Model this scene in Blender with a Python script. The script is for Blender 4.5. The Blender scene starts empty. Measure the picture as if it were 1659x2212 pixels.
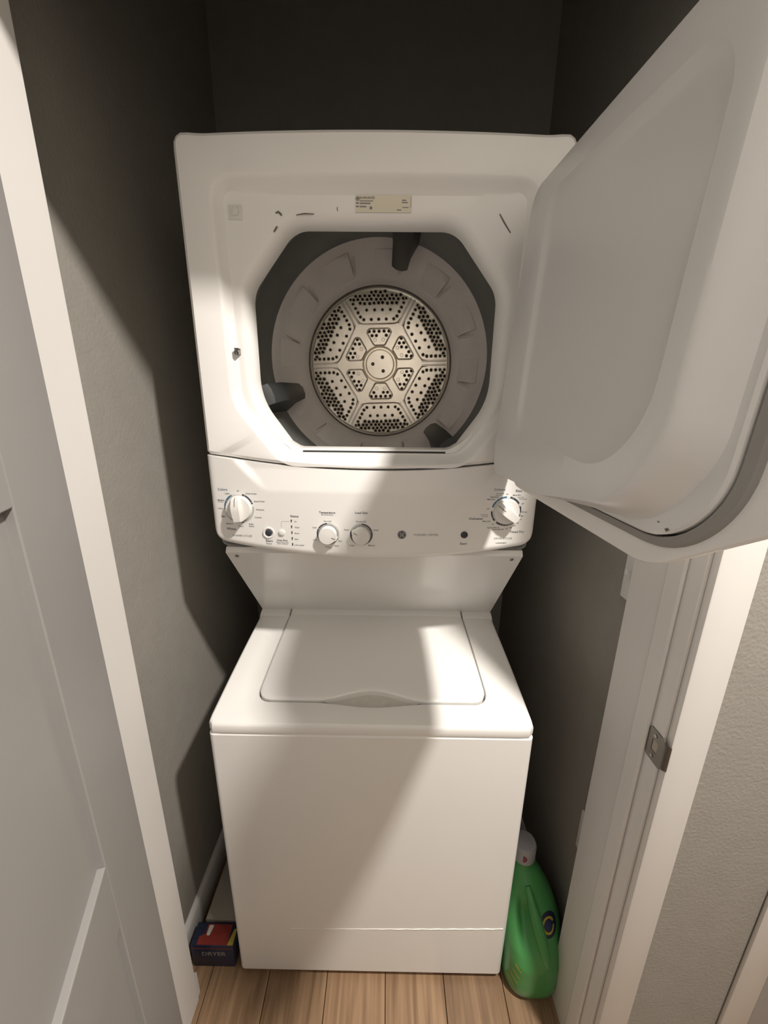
import bpy, bmesh, math, random
from mathutils import Matrix, Vector
random.seed(4)
S = bpy.context.scene
COL = S.collection

# ------------------------------------------------------------------ camera, world, light, exposure
cam_d = bpy.data.cameras.new('camera'); cam = bpy.data.objects.new('camera', cam_d); COL.objects.link(cam)
cam_d.sensor_fit = 'VERTICAL'; cam_d.sensor_height = 24.0
cam_d.lens = 24.0 * 850.3 / 2212.0
cam_d.clip_start = 0.02; cam_d.clip_end = 50
_p, _y, _r = 0.2771, -0.0080, -0.0102          # pitch down, yaw, roll
_f = Vector((math.sin(_y)*math.cos(_p), math.cos(_y)*math.cos(_p), -math.sin(_p)))
_r0 = _f.cross(Vector((0, 0, 1))).normalized(); _d0 = _f.cross(_r0)
_rt = math.cos(_r)*_r0 + math.sin(_r)*_d0; _dn = -math.sin(_r)*_r0 + math.cos(_r)*_d0
_m = Matrix((_rt, -_dn, -_f)).transposed().to_4x4(); _m.translation = (0.0285, -0.662, 1.4623)
cam.matrix_world = _m
S.camera = cam

world = bpy.data.worlds.new('world'); S.world = world; world.use_nodes = True
world.node_tree.nodes['Background'].inputs[0].default_value = (1.0, 0.9, 0.8, 1)
world.node_tree.nodes['Background'].inputs[1].default_value = 0.02

LAMP_POS = (0.79, -0.73, 2.74)       # flush ceiling lamp of the hallway, just outside the closet
LAMP_RADIUS = 0.055
LAMP_POWER = 42.0
LAMP_COLOR = (1.0, 0.935, 0.865)

S.view_settings.view_transform = 'Standard'
S.view_settings.look = 'None'
S.view_settings.gamma = 1.0
S.view_settings.use_curve_mapping = False
S.view_settings.exposure = 0.66

# ------------------------------------------------------------------ materials
MATS = {}
def mat(name, col, rough=0.5, metal=0.0, bump=0.0, bscale=200.0, spec=0.5, coat=0.0, vary=0.0, vscale=8.0, emit=None, bdist=0.001):
    if name in MATS: return MATS[name]
    m = bpy.data.materials.new(name); m.use_nodes = True; nt = m.node_tree; b = nt.nodes['Principled BSDF']
    b.inputs['Base Color'].default_value = (*col, 1); b.inputs['Roughness'].default_value = rough
    b.inputs['Metallic'].default_value = metal; b.inputs['Specular IOR Level'].default_value = spec
    b.inputs['Coat Weight'].default_value = coat; b.inputs['Coat Roughness'].default_value = 0.15
    tc = nt.nodes.new('ShaderNodeTexCoord')
    if vary > 0:
        n = nt.nodes.new('ShaderNodeTexNoise'); n.inputs['Scale'].default_value = vscale; n.inputs['Detail'].default_value = 4
        nt.links.new(tc.outputs['Object'], n.inputs['Vector'])
        r = nt.nodes.new('ShaderNodeValToRGB')
        r.color_ramp.elements[0].position = 0.3; r.color_ramp.elements[1].position = 0.7
        r.color_ramp.elements[0].color = (*[c*(1-vary) for c in col], 1)
        r.color_ramp.elements[1].color = (*[min(1, c*(1+vary)) for c in col], 1)
        nt.links.new(n.outputs['Fac'], r.inputs['Fac']); nt.links.new(r.outputs['Color'], b.inputs['Base Color'])
    if bump > 0:
        n = nt.nodes.new('ShaderNodeTexNoise'); n.inputs['Scale'].default_value = bscale; n.inputs['Detail'].default_value = 3
        nt.links.new(tc.outputs['Object'], n.inputs['Vector'])
        bp = nt.nodes.new('ShaderNodeBump'); bp.inputs['Strength'].default_value = bump; bp.inputs['Distance'].default_value = bdist
        nt.links.new(n.outputs['Fac'], bp.inputs['Height']); nt.links.new(bp.outputs['Normal'], b.inputs['Normal'])
    if emit:
        b.inputs['Emission Color'].default_value = (*emit[0], 1); b.inputs['Emission Strength'].default_value = emit[1]
    MATS[name] = m
    return m

ENAMEL = mat('white_enamel', (0.86, 0.85, 0.825), 0.28, bump=0.03, bscale=300, spec=0.5, vary=0.012, vscale=3)
PLASTIC = mat('white_plastic', (0.85, 0.84, 0.815), 0.36, bump=0.02, bscale=500, vary=0.01)
LINER = mat('door_liner_plastic', (0.74, 0.735, 0.72), 0.3, bump=0.02, bscale=400, vary=0.012, vscale=5)
KNOBM = mat('knob_plastic', (0.78, 0.77, 0.74), 0.32, bump=0.02, bscale=900)
SEAL = mat('grey_seal', (0.30, 0.29, 0.275), 0.65, bump=0.05, bscale=500)
GAP = mat('dark_gap', (0.02, 0.02, 0.022), 0.8, vary=0.2)
BLACKP = mat('dark_grey_button', (0.035, 0.04, 0.05), 0.45, bump=0.03, bscale=900)
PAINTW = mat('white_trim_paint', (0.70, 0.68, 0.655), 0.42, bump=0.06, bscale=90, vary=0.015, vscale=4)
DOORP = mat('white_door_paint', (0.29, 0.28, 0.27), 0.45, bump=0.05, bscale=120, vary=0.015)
WALLM = mat('greige_wall_paint', (0.307, 0.291, 0.261), 0.7, bump=0.55, bscale=170, vary=0.03, vscale=20, bdist=0.0016, spec=0.35)
CEILM = mat('white_ceiling_paint', (0.82, 0.81, 0.79), 0.8, bump=0.4, bscale=150, vary=0.02, bdist=0.0015)
DRUMM = mat('galvanised_drum', (0.20, 0.21, 0.21), 0.42, metal=0.55, bump=0.05, bscale=60, vary=0.12, vscale=6)
RINGM = mat('grey_bulkhead', (0.84, 0.785, 0.745), 0.5, bump=0.05, bscale=200, vary=0.06, vscale=10)
STEEL = mat('brushed_steel', (0.93, 0.85, 0.74), 0.33, metal=1.0, bump=0.12, bscale=45, vary=0.10, vscale=14, bdist=0.002)
HOLEM = mat('hole_black', (0.010, 0.010, 0.010), 0.8, vary=0.2)
VANEM = mat('black_vane_plastic', (0.035, 0.037, 0.036), 0.5, bump=0.1, bscale=80, vary=0.2)
NICKEL = mat('nickel_plate', (0.20, 0.185, 0.165), 0.42, metal=1.0, bump=0.05, bscale=300, vary=0.05)
SCREWM = mat('screw_steel', (0.35, 0.34, 0.33), 0.35, metal=1.0, bump=0.05, bscale=600)
INK = {'k': mat('ink_dark', (0.10, 0.10, 0.11), 0.5, vary=0.05), 'g': mat('ink_grey', (0.20, 0.20, 0.21), 0.5, vary=0.05),
       'b': mat('ink_blue', (0.15, 0.19, 0.27), 0.5, vary=0.05), 't': mat('ink_light', (0.36, 0.36, 0.37), 0.5, vary=0.05)}
RINGBLUE = mat('ring_blue', (0.06, 0.16, 0.27), 0.5, vary=0.05); RINGNAVY = mat('ring_navy', (0.045, 0.05, 0.075), 0.5, vary=0.05)
RINGGREY = mat('ring_grey', (0.48, 0.50, 0.49), 0.5, vary=0.05)
STICKER = mat('sticker_cream', (0.74, 0.69, 0.56), 0.6, vary=0.02)
SCUFFM = mat('scuff_brown', (0.17, 0.14, 0.12), 0.7, vary=0.2, vscale=200)
GREENM = mat('green_bottle_plastic', (0.07, 0.29, 0.085), 0.3, bump=0.04, bscale=60, vary=0.06, spec=0.5)
CAPM = mat('pale_cap', (0.36, 0.36, 0.37), 0.4, vary=0.05)
NAVYB = mat('navy_card', (0.018, 0.022, 0.055), 0.45, vary=0.15, vscale=40)
REDB = mat('red_card', (0.26, 0.035, 0.025), 0.45, vary=0.15, vscale=60)
YELB = mat('yellow_card', (0.45, 0.36, 0.05), 0.45, vary=0.08)
PALEB = mat('pale_card', (0.36, 0.33, 0.28), 0.6, vary=0.05)
PRINTW = mat('print_white', (0.62, 0.60, 0.55), 0.55, vary=0.03)

def wood_mat():
    m = bpy.data.materials.new('oak_plank'); m.use_nodes = True; nt = m.node_tree; b = nt.nodes['Principled BSDF']
    tc = nt.nodes.new('ShaderNodeTexCoord'); oi = nt.nodes.new('ShaderNodeObjectInfo')
    off = nt.nodes.new('ShaderNodeVectorMath'); off.operation = 'SCALE'; off.inputs['Scale'].default_value = 37.0
    cmb = nt.nodes.new('ShaderNodeCombineXYZ')
    for k in ('X', 'Y', 'Z'): nt.links.new(oi.outputs['Random'], cmb.inputs[k])
    nt.links.new(cmb.outputs[0], off.inputs[0])
    add = nt.nodes.new('ShaderNodeVectorMath'); add.operation = 'ADD'
    nt.links.new(tc.outputs['Object'], add.inputs[0]); nt.links.new(off.outputs[0], add.inputs[1])
    mp = nt.nodes.new('ShaderNodeMapping'); mp.inputs['Scale'].default_value = (26, 2.2, 26)
    nt.links.new(add.outputs[0], mp.inputs['Vector'])
    n1 = nt.nodes.new('ShaderNodeTexNoise'); n1.inputs['Scale'].default_value = 1.0; n1.inputs['Detail'].default_value = 6; n1.inputs['Distortion'].default_value = 1.6
    nt.links.new(mp.outputs[0], n1.inputs['Vector'])
    mp2 = nt.nodes.new('ShaderNodeMapping'); mp2.inputs['Scale'].default_value = (150, 5, 150); nt.links.new(add.outputs[0], mp2.inputs['Vector'])
    n2 = nt.nodes.new('ShaderNodeTexNoise'); n2.inputs['Scale'].default_value = 1.0; n2.inputs['Detail'].default_value = 3; nt.links.new(mp2.outputs[0], n2.inputs['Vector'])
    mx = nt.nodes.new('ShaderNodeMix'); mx.data_type = 'FLOAT'; mx.inputs[0].default_value = 0.35
    nt.links.new(n1.outputs['Fac'], mx.inputs[2]); nt.links.new(n2.outputs['Fac'], mx.inputs[3])
    r = nt.nodes.new('ShaderNodeValToRGB'); e = r.color_ramp.elements
    e[0].position = 0.3; e[0].color = (0.15, 0.085, 0.043, 1); e[1].position = 0.68; e[1].color = (0.40, 0.26, 0.15, 1)
    x = r.color_ramp.elements.new(0.5); x.color = (0.29, 0.18, 0.10, 1)
    nt.links.new(mx.outputs[0], r.inputs['Fac'])
    hsv = nt.nodes.new('ShaderNodeHueSaturation'); mr = nt.nodes.new('ShaderNodeMapRange'); mr.inputs[3].default_value = 0.85; mr.inputs[4].default_value = 1.12
    nt.links.new(oi.outputs['Random'], mr.inputs[0]); nt.links.new(mr.outputs[0], hsv.inputs['Value']); nt.links.new(r.outputs[0], hsv.inputs['Color'])
    nt.links.new(hsv.outputs[0], b.inputs['Base Color']); b.inputs['Roughness'].default_value = 0.42
    bp = nt.nodes.new('ShaderNodeBump'); bp.inputs['Strength'].default_value = 0.12; bp.inputs['Distance'].default_value = 0.001
    nt.links.new(n2.outputs['Fac'], bp.inputs['Height']); nt.links.new(bp.outputs[0], b.inputs['Normal'])
    return m
WOOD = wood_mat()

# ------------------------------------------------------------------ helpers
def tag(o, label=None, cat=None, group=None, kind=None):
    if label: o['label'] = label
    if cat: o['category'] = cat
    if group: o['group'] = group
    if kind: o['kind'] = kind
    return o

def wloc(o):
    v = Vector(o.location)
    while o.parent: o = o.parent; v = v + Vector(o.location)
    return v

def link(name, me, m, parent=None, center=None):
    o = bpy.data.objects.new(name, me); COL.objects.link(o)
    if m: me.materials.append(m)
    return o

def mk(name, verts, faces, m, parent=None, smooth=35, origin=None):
    """one mesh object given in world coordinates; origin at the middle of its foot"""
    vs = [Vector(v) for v in verts]
    lo = Vector((min(v[k] for v in vs) for k in range(3))); hi = Vector((max(v[k] for v in vs) for k in range(3)))
    c = Vector(origin) if origin else Vector(((lo.x+hi.x)/2, (lo.y+hi.y)/2, lo.z))
    me = bpy.data.meshes.new(name); me.from_pydata([v-c for v in vs], [], faces)
    bm = bmesh.new(); bm.from_mesh(me); bmesh.ops.remove_doubles(bm, verts=bm.verts, dist=1e-6)
    bmesh.ops.recalc_face_normals(bm, faces=bm.faces); bm.to_mesh(me); bm.free()
    if smooth:
        me.shade_smooth(); me.set_sharp_from_angle(angle=math.radians(smooth))
    me.materials.append(m)
    o = bpy.data.objects.new(name, me); COL.objects.link(o)
    if parent:
        o.parent = parent; o.location = c - wloc(parent)
    else: o.location = c
    return o

def thing(name, loc, label, cat, group=None):
    o = bpy.data.objects.new(name, None); COL.objects.link(o); o.location = loc; o.empty_display_size = 0.05
    return tag(o, label, cat, group)

def loft(loops, cap0=False, cap1=False, close=True):
    n = len(loops[0]); V = [p for l in loops for p in l]; F = []
    for i in range(len(loops)-1):
        for j in range(n if close else n-1):
            k = (j+1) % n
            F.append((i*n+j, i*n+k, (i+1)*n+k, (i+1)*n+j))
    if cap0: F.append(tuple(range(n)))
    if cap1: F.append(tuple(range((len(loops)-1)*n, len(loops)*n)))
    return V, F

def merge(*vf):
    V, F = [], []
    for v, f in vf:
        o = len(V); V += list(v); F += [tuple(i+o for i in q) for q in f]
    return V, F

def box(x0, x1, y0, y1, z0, z1, bev=0.0):
    if bev <= 0:
        V = [(x, y, z) for z in (z0, z1) for y in (y0, y1) for x in (x0, x1)]
        return V, [(0, 1, 3, 2), (4, 6, 7, 5), (0, 4, 5, 1), (2, 3, 7, 6), (0, 2, 6, 4), (1, 5, 7, 3)]
    b = min(bev, (x1-x0)/2.01, (y1-y0)/2.01, (z1-z0)/2.01)
    bm = bmesh.new()
    bmesh.ops.create_cube(bm, size=1.0)
    for v in bm.verts:
        v.co = ((x0+x1)/2+v.co.x*(x1-x0), (y0+y1)/2+v.co.y*(y1-y0), (z0+z1)/2+v.co.z*(z1-z0))
    bmesh.ops.bevel(bm, geom=bm.edges[:], offset=b, segments=2, profile=0.5, affect='EDGES')
    bm.verts.index_update()
    V = [tuple(v.co) for v in bm.verts]; F = [tuple(v.index for v in f.verts) for f in bm.faces]; bm.free()
    return V, F

def prism(poly, axis, a0, a1):
    """extrude a 2D polygon along an axis; poly holds the other two coordinates in xyz order"""
    def pt(p, a):
        if axis == 'x': return (a, p[0], p[1])
        if axis == 'y': return (p[0], a, p[1])
        return (p[0], p[1], a)
    return loft([[pt(p, a0) for p in poly], [pt(p, a1) for p in poly]], True, True)

def rpoly(pts, seg=8):
    """polygon with (x, y, radius) corners -> rounded outline"""
    out = []; n = len(pts)
    for i in range(n):
        p = Vector(pts[i][:2]); r = pts[i][2]
        a = (Vector(pts[i-1][:2])-p); b = (Vector(pts[(i+1) % n][:2])-p)
        la, lb = a.length, b.length; a.normalize(); b.normalize()
        ang = a.angle(b)
        if r <= 0: out.append(tuple(p)); continue
        t = min(r/math.tan(ang/2), la*0.49, lb*0.49); r2 = t*math.tan(ang/2)
        c = p + (a+b).normalized()*(r2/math.sin(ang/2))
        s = p+a*t-c; e = p+b*t-c
        a0 = math.atan2(s.y, s.x); d = (math.atan2(e.y, e.x)-a0+math.pi) % (2*math.pi)-math.pi
        for k in range(seg+1):
            q = a0+d*k/seg; out.append((c.x+r2*math.cos(q), c.y+r2*math.sin(q)))
    return out

def ray_sample(poly, cx, cy, angs):
    out = []; n = len(poly)
    for t in angs:
        dx, dy = math.cos(t), math.sin(t); best = None
        for i in range(n):
            x1, y1 = poly[i][0]-cx, poly[i][1]-cy; x2, y2 = poly[(i+1) % n][0]-cx, poly[(i+1) % n][1]-cy
            ex, ey = x2-x1, y2-y1; den = dx*ey-dy*ex
            if abs(den) < 1e-12: continue
            s = (x1*ey-y1*ex)/den; u = (x1*dy-y1*dx)/den
            if s > 0 and -1e-9 <= u <= 1+1e-9 and (best is None or s > best): best = s
        out.append((cx+dx*best, cy+dy*best))
    return out

def inset(pts, cx, cy, d):
    """move a sampled star-shaped outline inwards by about d (outwards if d < 0)"""
    n = len(pts); out = []
    for i in range(n):
        a, b = Vector(pts[i-1]), Vector(pts[(i+1) % n]); t = (b-a)
        nrm = Vector((-t.y, t.x)); p = Vector(pts[i])
        if nrm.length < 1e-9: out.append(pts[i]); continue
        nrm.normalize()
        if nrm.dot(Vector((cx, cy))-p) < 0: nrm = -nrm
        out.append(tuple(p+nrm*d))
    return out

def offset_poly(pts, d, rmin):
    """convex polygon of (x, y, r) corners, counter-clockwise, moved inwards by d"""
    n = len(pts); out = []
    def line(i):
        a = Vector(pts[i][:2]); b = Vector(pts[(i+1) % n][:2]); t = (b-a).normalized(); nn = Vector((-t.y, t.x))
        return a+nn*d, t
    for i in range(n):
        (p, t), (q, s) = line(i-1), line(i)
        den = t.x*s.y-t.y*s.x
        k = ((q-p).x*s.y-(q-p).y*s.x)/den
        c = p+t*k; out.append((c.x, c.y, max(rmin, pts[i][2]-d)))
    return out

def shrink(pts, cx, cy, k): return [(cx+(p[0]-cx)*k, cy+(p[1]-cy)*k) for p in pts]

def tube(path, r, seg=8, closed=False):
    P = [Vector(p) for p in path]; n = len(P); loops = []
    for i, p in enumerate(P):
        if closed: t = P[(i+1) % n]-P[i-1]
        else: t = P[min(i+1, n-1)]-P[max(i-1, 0)]
        t.normalize(); u = t.cross(Vector((0, 0, 1)))
        if u.length < 0.05: u = t.cross(Vector((0, 1, 0)))
        u.normalize(); w = t.cross(u)
        rr = r[i] if isinstance(r, (list, tuple)) else r
        loops.append([tuple(p+u*rr*math.cos(2*math.pi*k/seg)+w*rr*math.sin(2*math.pi*k/seg)) for k in range(seg)])
    if closed: loops.append(loops[0])
    return loft(loops, not closed, not closed)

def lathe_y(profile, cx, cz, seg=48):
    """profile of (radius, y) turned about an axis parallel to y"""
    return loft([[(cx+r*math.cos(2*math.pi*k/seg), y, cz+r*math.sin(2*math.pi*k/seg)) for k in range(seg)] for r, y in profile], profile[0][0] > 1e-6, profile[-1][0] > 1e-6)

def sstep(a, b, x):
    t = max(0.0, min(1.0, (x-a)/(b-a))); return t*t*(3-2*t)

# ------------------------------------------------------------------ the setting
WL, WR = -0.505, 0.505            # closet side walls
YF, YC = -0.178, -0.0295          # hallway face and closet face of the front wall (at x = 0)
JL, JR = -0.432, 0.466            # faces of the door jambs
CEIL = 2.74; HEAD = 2.04
HX0, HX1, HY0, YB = -1.8, 2.2, -1.35, 0.80

def skew(vf): return [(v[0], v[1]+0.038*v[0], v[2]) for v in vf[0]], vf[1]   # the front wall stands a touch out of square

def struct(name, vf, m, parent=None, smooth=0):
    if name.startswith(('wall_front', 'trim_1', 'trim_2', 'trim_3', 'trim_4', 'trim_5', 'trim_6', 'trim_7', 'trim_8', 'trim_9', 'door_stop', 'baseboard_front', 'baseboard_hall', 'door_2')): vf = skew(vf)
    o = mk(name, vf[0], vf[1], m, parent, smooth)
    if not parent: o['kind'] = 'structure'
    return o

floor = struct('floor', box(HX0, HX1, HY0, YB+0.1, -0.06, -0.012), mat('subfloor', (0.12, 0.08, 0.05), 0.8, vary=0.1))
PW = 0.153
pv, pf = box(-PW/2+0.0008, PW/2-0.0008, -0.6, 0.6, -0.0115, 0.0, 0.0012)
pme = bpy.data.meshes.new('plank'); pme.from_pydata(pv, [], pf); pme.materials.append(WOOD)
for i in range(-16, 18):
    xc = 0.039 + PW*(i+0.5)
    if xc-PW/2 < HX0 or xc+PW/2 > HX1: continue
    y0 = -1.5 + 1.2*((i*0.37) % 1.0) - 0.6
    for j in range(5):
        yc = y0 + 1.2*j
        if yc-0.6 > YB+0.1 or yc+0.6 < HY0: continue
        p = bpy.data.objects.new('plank', pme); COL.objects.link(p); p.parent = floor; p.location = Vector((xc, yc, 0)) - floor.location

struct('ceiling', box(HX0, HX1, HY0, YB+0.1, CEIL, CEIL+0.06), CEILM)
struct('wall_left', box(WL-0.1, WL, YC-0.03, YB, 0, CEIL), WALLM)
struct('wall_right', box(WR, WR+0.1, YC-0.03, YB, 0, CEIL), WALLM)
struct('wall_back', box(WL-0.1, WR+0.1, YB, YB+0.1, 0, CEIL), WALLM)
struct('wall_front', merge(box(HX0, JL-0.015, YF, YC, 0, CEIL), box(JR+0.015, HX1, YF, YC, 0, CEIL), box(JL-0.015, JR+0.015, YF, YC, HEAD+0.015, CEIL)), WALLM)
struct('wall_hall_back', box(HX0, HX1, HY0-0.1, HY0, 0, CEIL), WALLM)
struct('wall_hall_left', box(HX0-0.1, HX0, HY0-0.1, YC, 0, CEIL), WALLM)
struct('wall_hall_right', box(HX1, HX1+0.1, HY0-0.1, YC, 0, CEIL), WALLM)

d3 = struct('fill_door', box(-0.46, 0.38, HY0, HY0+0.006, 0.01, 2.03), PAINTW)  # unseen white door with casing, added behind the camera to bounce fill light
for nm, bb in (('trim_hall_1', box(-0.525, -0.465, HY0, HY0+0.014, 0, 2.10)), ('trim_hall_2', box(0.385, 0.445, HY0, HY0+0.014, 0, 2.10)), ('trim_hall_3', box(-0.465, 0.385, HY0, HY0+0.014, 2.04, 2.10))): struct(nm, bb, PAINTW)

# jambs with their stops
t1 = struct('trim_1', box(JL-0.015, JL, YF, YC, 0, HEAD+0.015, 0.001), PAINTW)
struct('door_stop', box(JL, JL+0.006, -0.150, -0.115, 0, HEAD, 0.0028), PAINTW, t1)
t2 = struct('trim_2', box(JR, JR+0.015, YF, YC, 0, HEAD+0.015, 0.001), PAINTW)
struct('door_stop', box(JR-0.006, JR, -0.150, -0.115, 0, HEAD, 0.0028), PAINTW, t2)
t3 = struct('trim_3', box(JL, JR, YF, YC, HEAD, HEAD+0.015, 0.001), PAINTW)
struct('door_stop', box(JL+0.010, JR-0.010, -0.150, -0.115, HEAD-0.010, HEAD, 0.002), PAINTW, t3)
CW = 0.060
struct('trim_4', box(JL-0.005-CW, JL-0.005, YF-0.014, YF, 0, HEAD+0.005+CW, 0.003), PAINTW, smooth=30)
struct('trim_5', box(JR+0.005, JR+0.005+CW, YF-0.014, YF, 0, HEAD+0.005+CW, 0.003), PAINTW, smooth=30)
struct('trim_6', box(JL-0.005, JR+0.005, YF-0.014, YF, HEAD+0.005, HEAD+0.005+CW, 0.003), PAINTW, smooth=30)
# the next door along the hallway, at the right edge of the view
struct('trim_7', box(0.735, 0.795, YF-0.009, YF, 0, HEAD+0.065, 0.0044), PAINTW, smooth=30)
struct('trim_8', box(1.60, 1.66, YF-0.014, YF, 0, HEAD+0.065, 0.005), PAINTW, smooth=30)
struct('trim_9', box(0.795, 1.60, YF-0.014, YF, HEAD+0.005, HEAD+0.065, 0.005), PAINTW, smooth=30)
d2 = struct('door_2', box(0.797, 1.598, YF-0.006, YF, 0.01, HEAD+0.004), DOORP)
struct('baseboard_hall', box(JR+0.005+CW, 0.735, YF-0.012, YF, 0, 0.09, 0.003), PAINTW, smooth=30)
def base_prof(t, h): return [(0, 0), (t, 0), (t, h-0.012), (t*0.75, h-0.005), (t*0.4, h), (0, h)]
struct('baseboard_left', loft([[(WL+p[0], y, p[1]) for p in base_prof(0.013, 0.09)] for y in (YC+0.013, YB)], True, True), PAINTW, smooth=30)
struct('baseboard_right', loft([[(WR-p[0], y, p[1]) for p in base_prof(0.013, 0.09)] for y in (YC+0.013, YB)], True, True), PAINTW, smooth=30)
struct('baseboard_front_left', loft([[(x, YC+p[0], p[1]) for p in base_prof(0.013, 0.09)] for x in (WL, JL-0.003)], True, True), PAINTW, smooth=30)
struct('baseboard_front_right', loft([[(x, YC+p[0], p[1]) for p in base_prof(0.013, 0.09)] for x in (JR+0.003, WR)], True, True), PAINTW, smooth=30)
struct('baseboard_back', loft([[(x, YB-p[0], p[1]) for p in base_prof(0.013, 0.09)] for x in (WL+0.013, WR-0.013)], True, True), PAINTW, smooth=30)

# strike plate on the right jamb (part of the jamb)
SKR = 0.038*JR
def strike():
    out = rpoly([(-0.186, 0.901, 0.004), (-0.150, 0.901, 0.006), (-0.150, 0.957, 0.006), (-0.186, 0.957, 0.004)], 4)
    cy, cz = -0.169, 0.929; angs = [2*math.pi*k/48 for k in range(48)]
    O = ray_sample(out, cy, cz, angs); H = ray_sample(rpoly([(-0.174, 0.919, 0.002), (-0.161, 0.919, 0.002), (-0.161, 0.940, 0.002), (-0.174, 0.940, 0.002)], 3), cy, cz, angs)
    L3 = lambda pts, x: [(x, p[0]+SKR, p[1]) for p in pts]
    return loft([L3(O, JR), L3(O, JR-0.0016), L3(H, JR-0.0016), L3(H, JR-0.0002)])
sp = mk('strike_plate', *strike(), NICKEL, t2, 30); sp['label'] = 'dull nickel strike plate on the door jamb'
lipv = loft([[(JR-0.0016+0.006*(k/6)**2, -0.185+SKR-0.009*math.sin(k/6*1.3), z) for k in range(7)] for z in (0.906, 0.929, 0.952)], close=False)
mk('strike_lip', *lipv, NICKEL, t2, 40)
mk('strike_pocket', *box(JR-0.0004, JR-0.0001, -0.174+SKR, -0.161+SKR, 0.919, 0.940), mat('pocket_wood', (0.45, 0.40, 0.34), 0.8, vary=0.1), t2, 0)
for zz in (0.910, 0.948):
    mk('screw', *tube([(JR-0.0016, -0.166+SKR, zz), (JR-0.0028, -0.166+SKR, zz)], 0.003, 10), SCREWM, t2, 30)

# the closet's own door, swung out into the hallway on the left
DP = Vector((-0.366, -0.190, 0)); DA = Vector((0.35, -0.937, 0)).normalized(); DN = Vector((0.937, 0.35, 0)).normalized()
def dloc(vf): return [tuple(DP+DA*v[0]+DN*v[1]+Vector((0, 0, v[2]))) for v in vf[0]], vf[1]
DW_, DT = 0.85, 0.035
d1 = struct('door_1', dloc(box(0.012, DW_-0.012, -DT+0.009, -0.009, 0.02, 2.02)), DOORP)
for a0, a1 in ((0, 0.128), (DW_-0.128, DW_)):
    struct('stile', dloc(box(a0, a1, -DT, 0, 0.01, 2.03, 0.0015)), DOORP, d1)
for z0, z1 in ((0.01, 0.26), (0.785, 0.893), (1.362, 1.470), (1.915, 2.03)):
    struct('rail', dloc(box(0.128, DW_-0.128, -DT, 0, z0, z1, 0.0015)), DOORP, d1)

# lamp on the hallway ceiling
def lathe_z(prof, cx, cy, seg=40, c0=False, c1=False):
    return loft([[(cx+r*math.cos(2*math.pi*k/seg), cy+r*math.sin(2*math.pi*k/seg), z) for k in range(seg)] for r, z in prof], c0, c1)
def ceiling_lamp(pos, power, label):
    lx, ly, lz = pos
    lamp = thing('ceiling_light', (lx, ly, lz-0.036), label, 'light')
    mk('lamp_base', *lathe_z([(0.085, lz), (0.085, lz-0.018), (0.078, lz-0.022), (LAMP_RADIUS+0.008, lz-0.022)], lx, ly, 40, True, False), PAINTW, lamp)
    mk('diffuser', *lathe_z([(LAMP_RADIUS+0.008, lz-0.022), (LAMP_RADIUS, lz-0.030), (LAMP_RADIUS*0.6, lz-0.034), (0.01, lz-0.035)], lx, ly, 40, False, True),
       mat('lit_diffuser', (0.9, 0.88, 0.8), 0.5, vary=0.01, emit=(LAMP_COLOR, 6.0)), lamp)
    ld = bpy.data.lights.new('lamp_glow', 'AREA'); ld.shape = 'DISK'; ld.size = LAMP_RADIUS*2; ld.energy = power; ld.color = LAMP_COLOR
    lo = bpy.data.objects.new('lamp_glow', ld); COL.objects.link(lo); lo.parent = lamp; lo.location = (0, 0, 0.0)
ceiling_lamp(LAMP_POS, LAMP_POWER, 'round flush ceiling light just outside the closet opening')

# switch and outlet plates on the right closet wall
def plate_on_right(name, yc, zc, label, cat):
    t = thing(name, (WR, yc, zc-0.0575), label, cat)
    mk('cover_plate', *box(WR-0.006, WR, yc-0.035, yc+0.035, zc-0.0575, zc+0.0575, 0.003), PLASTIC, t, 30)
    return t
t = plate_on_right('light_switch', 0.026, 1.146, 'white toggle light switch on the right closet wall below the dryer door', 'switch')
tg = loft([[(WR-0.006, 0.030+a*0.006, 1.138+b*0.011) for a, b in ((-1, -1), (1, -1), (1, 1), (-1, 1))], [(WR-0.019, 0.034+a*0.0045, 1.152+b*0.005) for a, b in ((-1, -1), (1, -1), (1, 1), (-1, 1))]], True, True)
mk('toggle', *tg, PLASTIC, t, 30)
for zz in (1.116, 1.176): mk('screw', *tube([(WR-0.006, 0.030, zz), (WR-0.0075, 0.030, zz)], 0.003, 10), PLASTIC, t, 30)
t = plate_on_right('wall_outlet', 0.013, 0.478, 'white outlet cover plate low on the right closet wall above the green jug', 'outlet')
for zz in (0.458, 0.498): mk('socket_face', *prism(rpoly([(-0.002, zz-0.014, 0.008), (0.028, zz-0.014, 0.008), (0.028, zz+0.014, 0.008), (-0.002, zz+0.014, 0.008)], 5), 'x', WR-0.0075, WR-0.006), PLASTIC, t, 30)

# ------------------------------------------------------------------ the stacked washer and dryer
W = 0.3415
LC = thing('laundry_center', (0, 0.33, 0), 'tall white stacked washer and dryer with the dryer door standing open', 'washer dryer')

# --- washer: cabinet
def sect(x0, x1, y0, y1, z, r):
    return [(p[0], p[1], z) for p in rpoly([(x0, y0, r), (x1, y0, r), (x1, y1, r), (x0, y1, r)], 5)]
cab = loft([sect(-W+0.004, W-0.004, 0.004, 0.68, 0.02, 0.010), sect(-W, W, 0, 0.684, 0.024, 0.012), sect(-W, W, 0, 0.684, 0.783, 0.012), sect(-W+0.004, W-0.004, 0.004, 0.68, 0.7875, 0.010)], True, True)
cabo = mk('washer_cabinet', *cab, ENAMEL, LC, 40)
for x in (-0.29, 0.29):
    for y in (0.06, 0.62):
        mk('foot', *lathe_z([(0.018, 0.0), (0.020, 0.004), (0.020, 0.010), (0.008, 0.011), (0.008, 0.0205)], x, y, 16, True, True), BLACKP, LC, 40)
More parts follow.
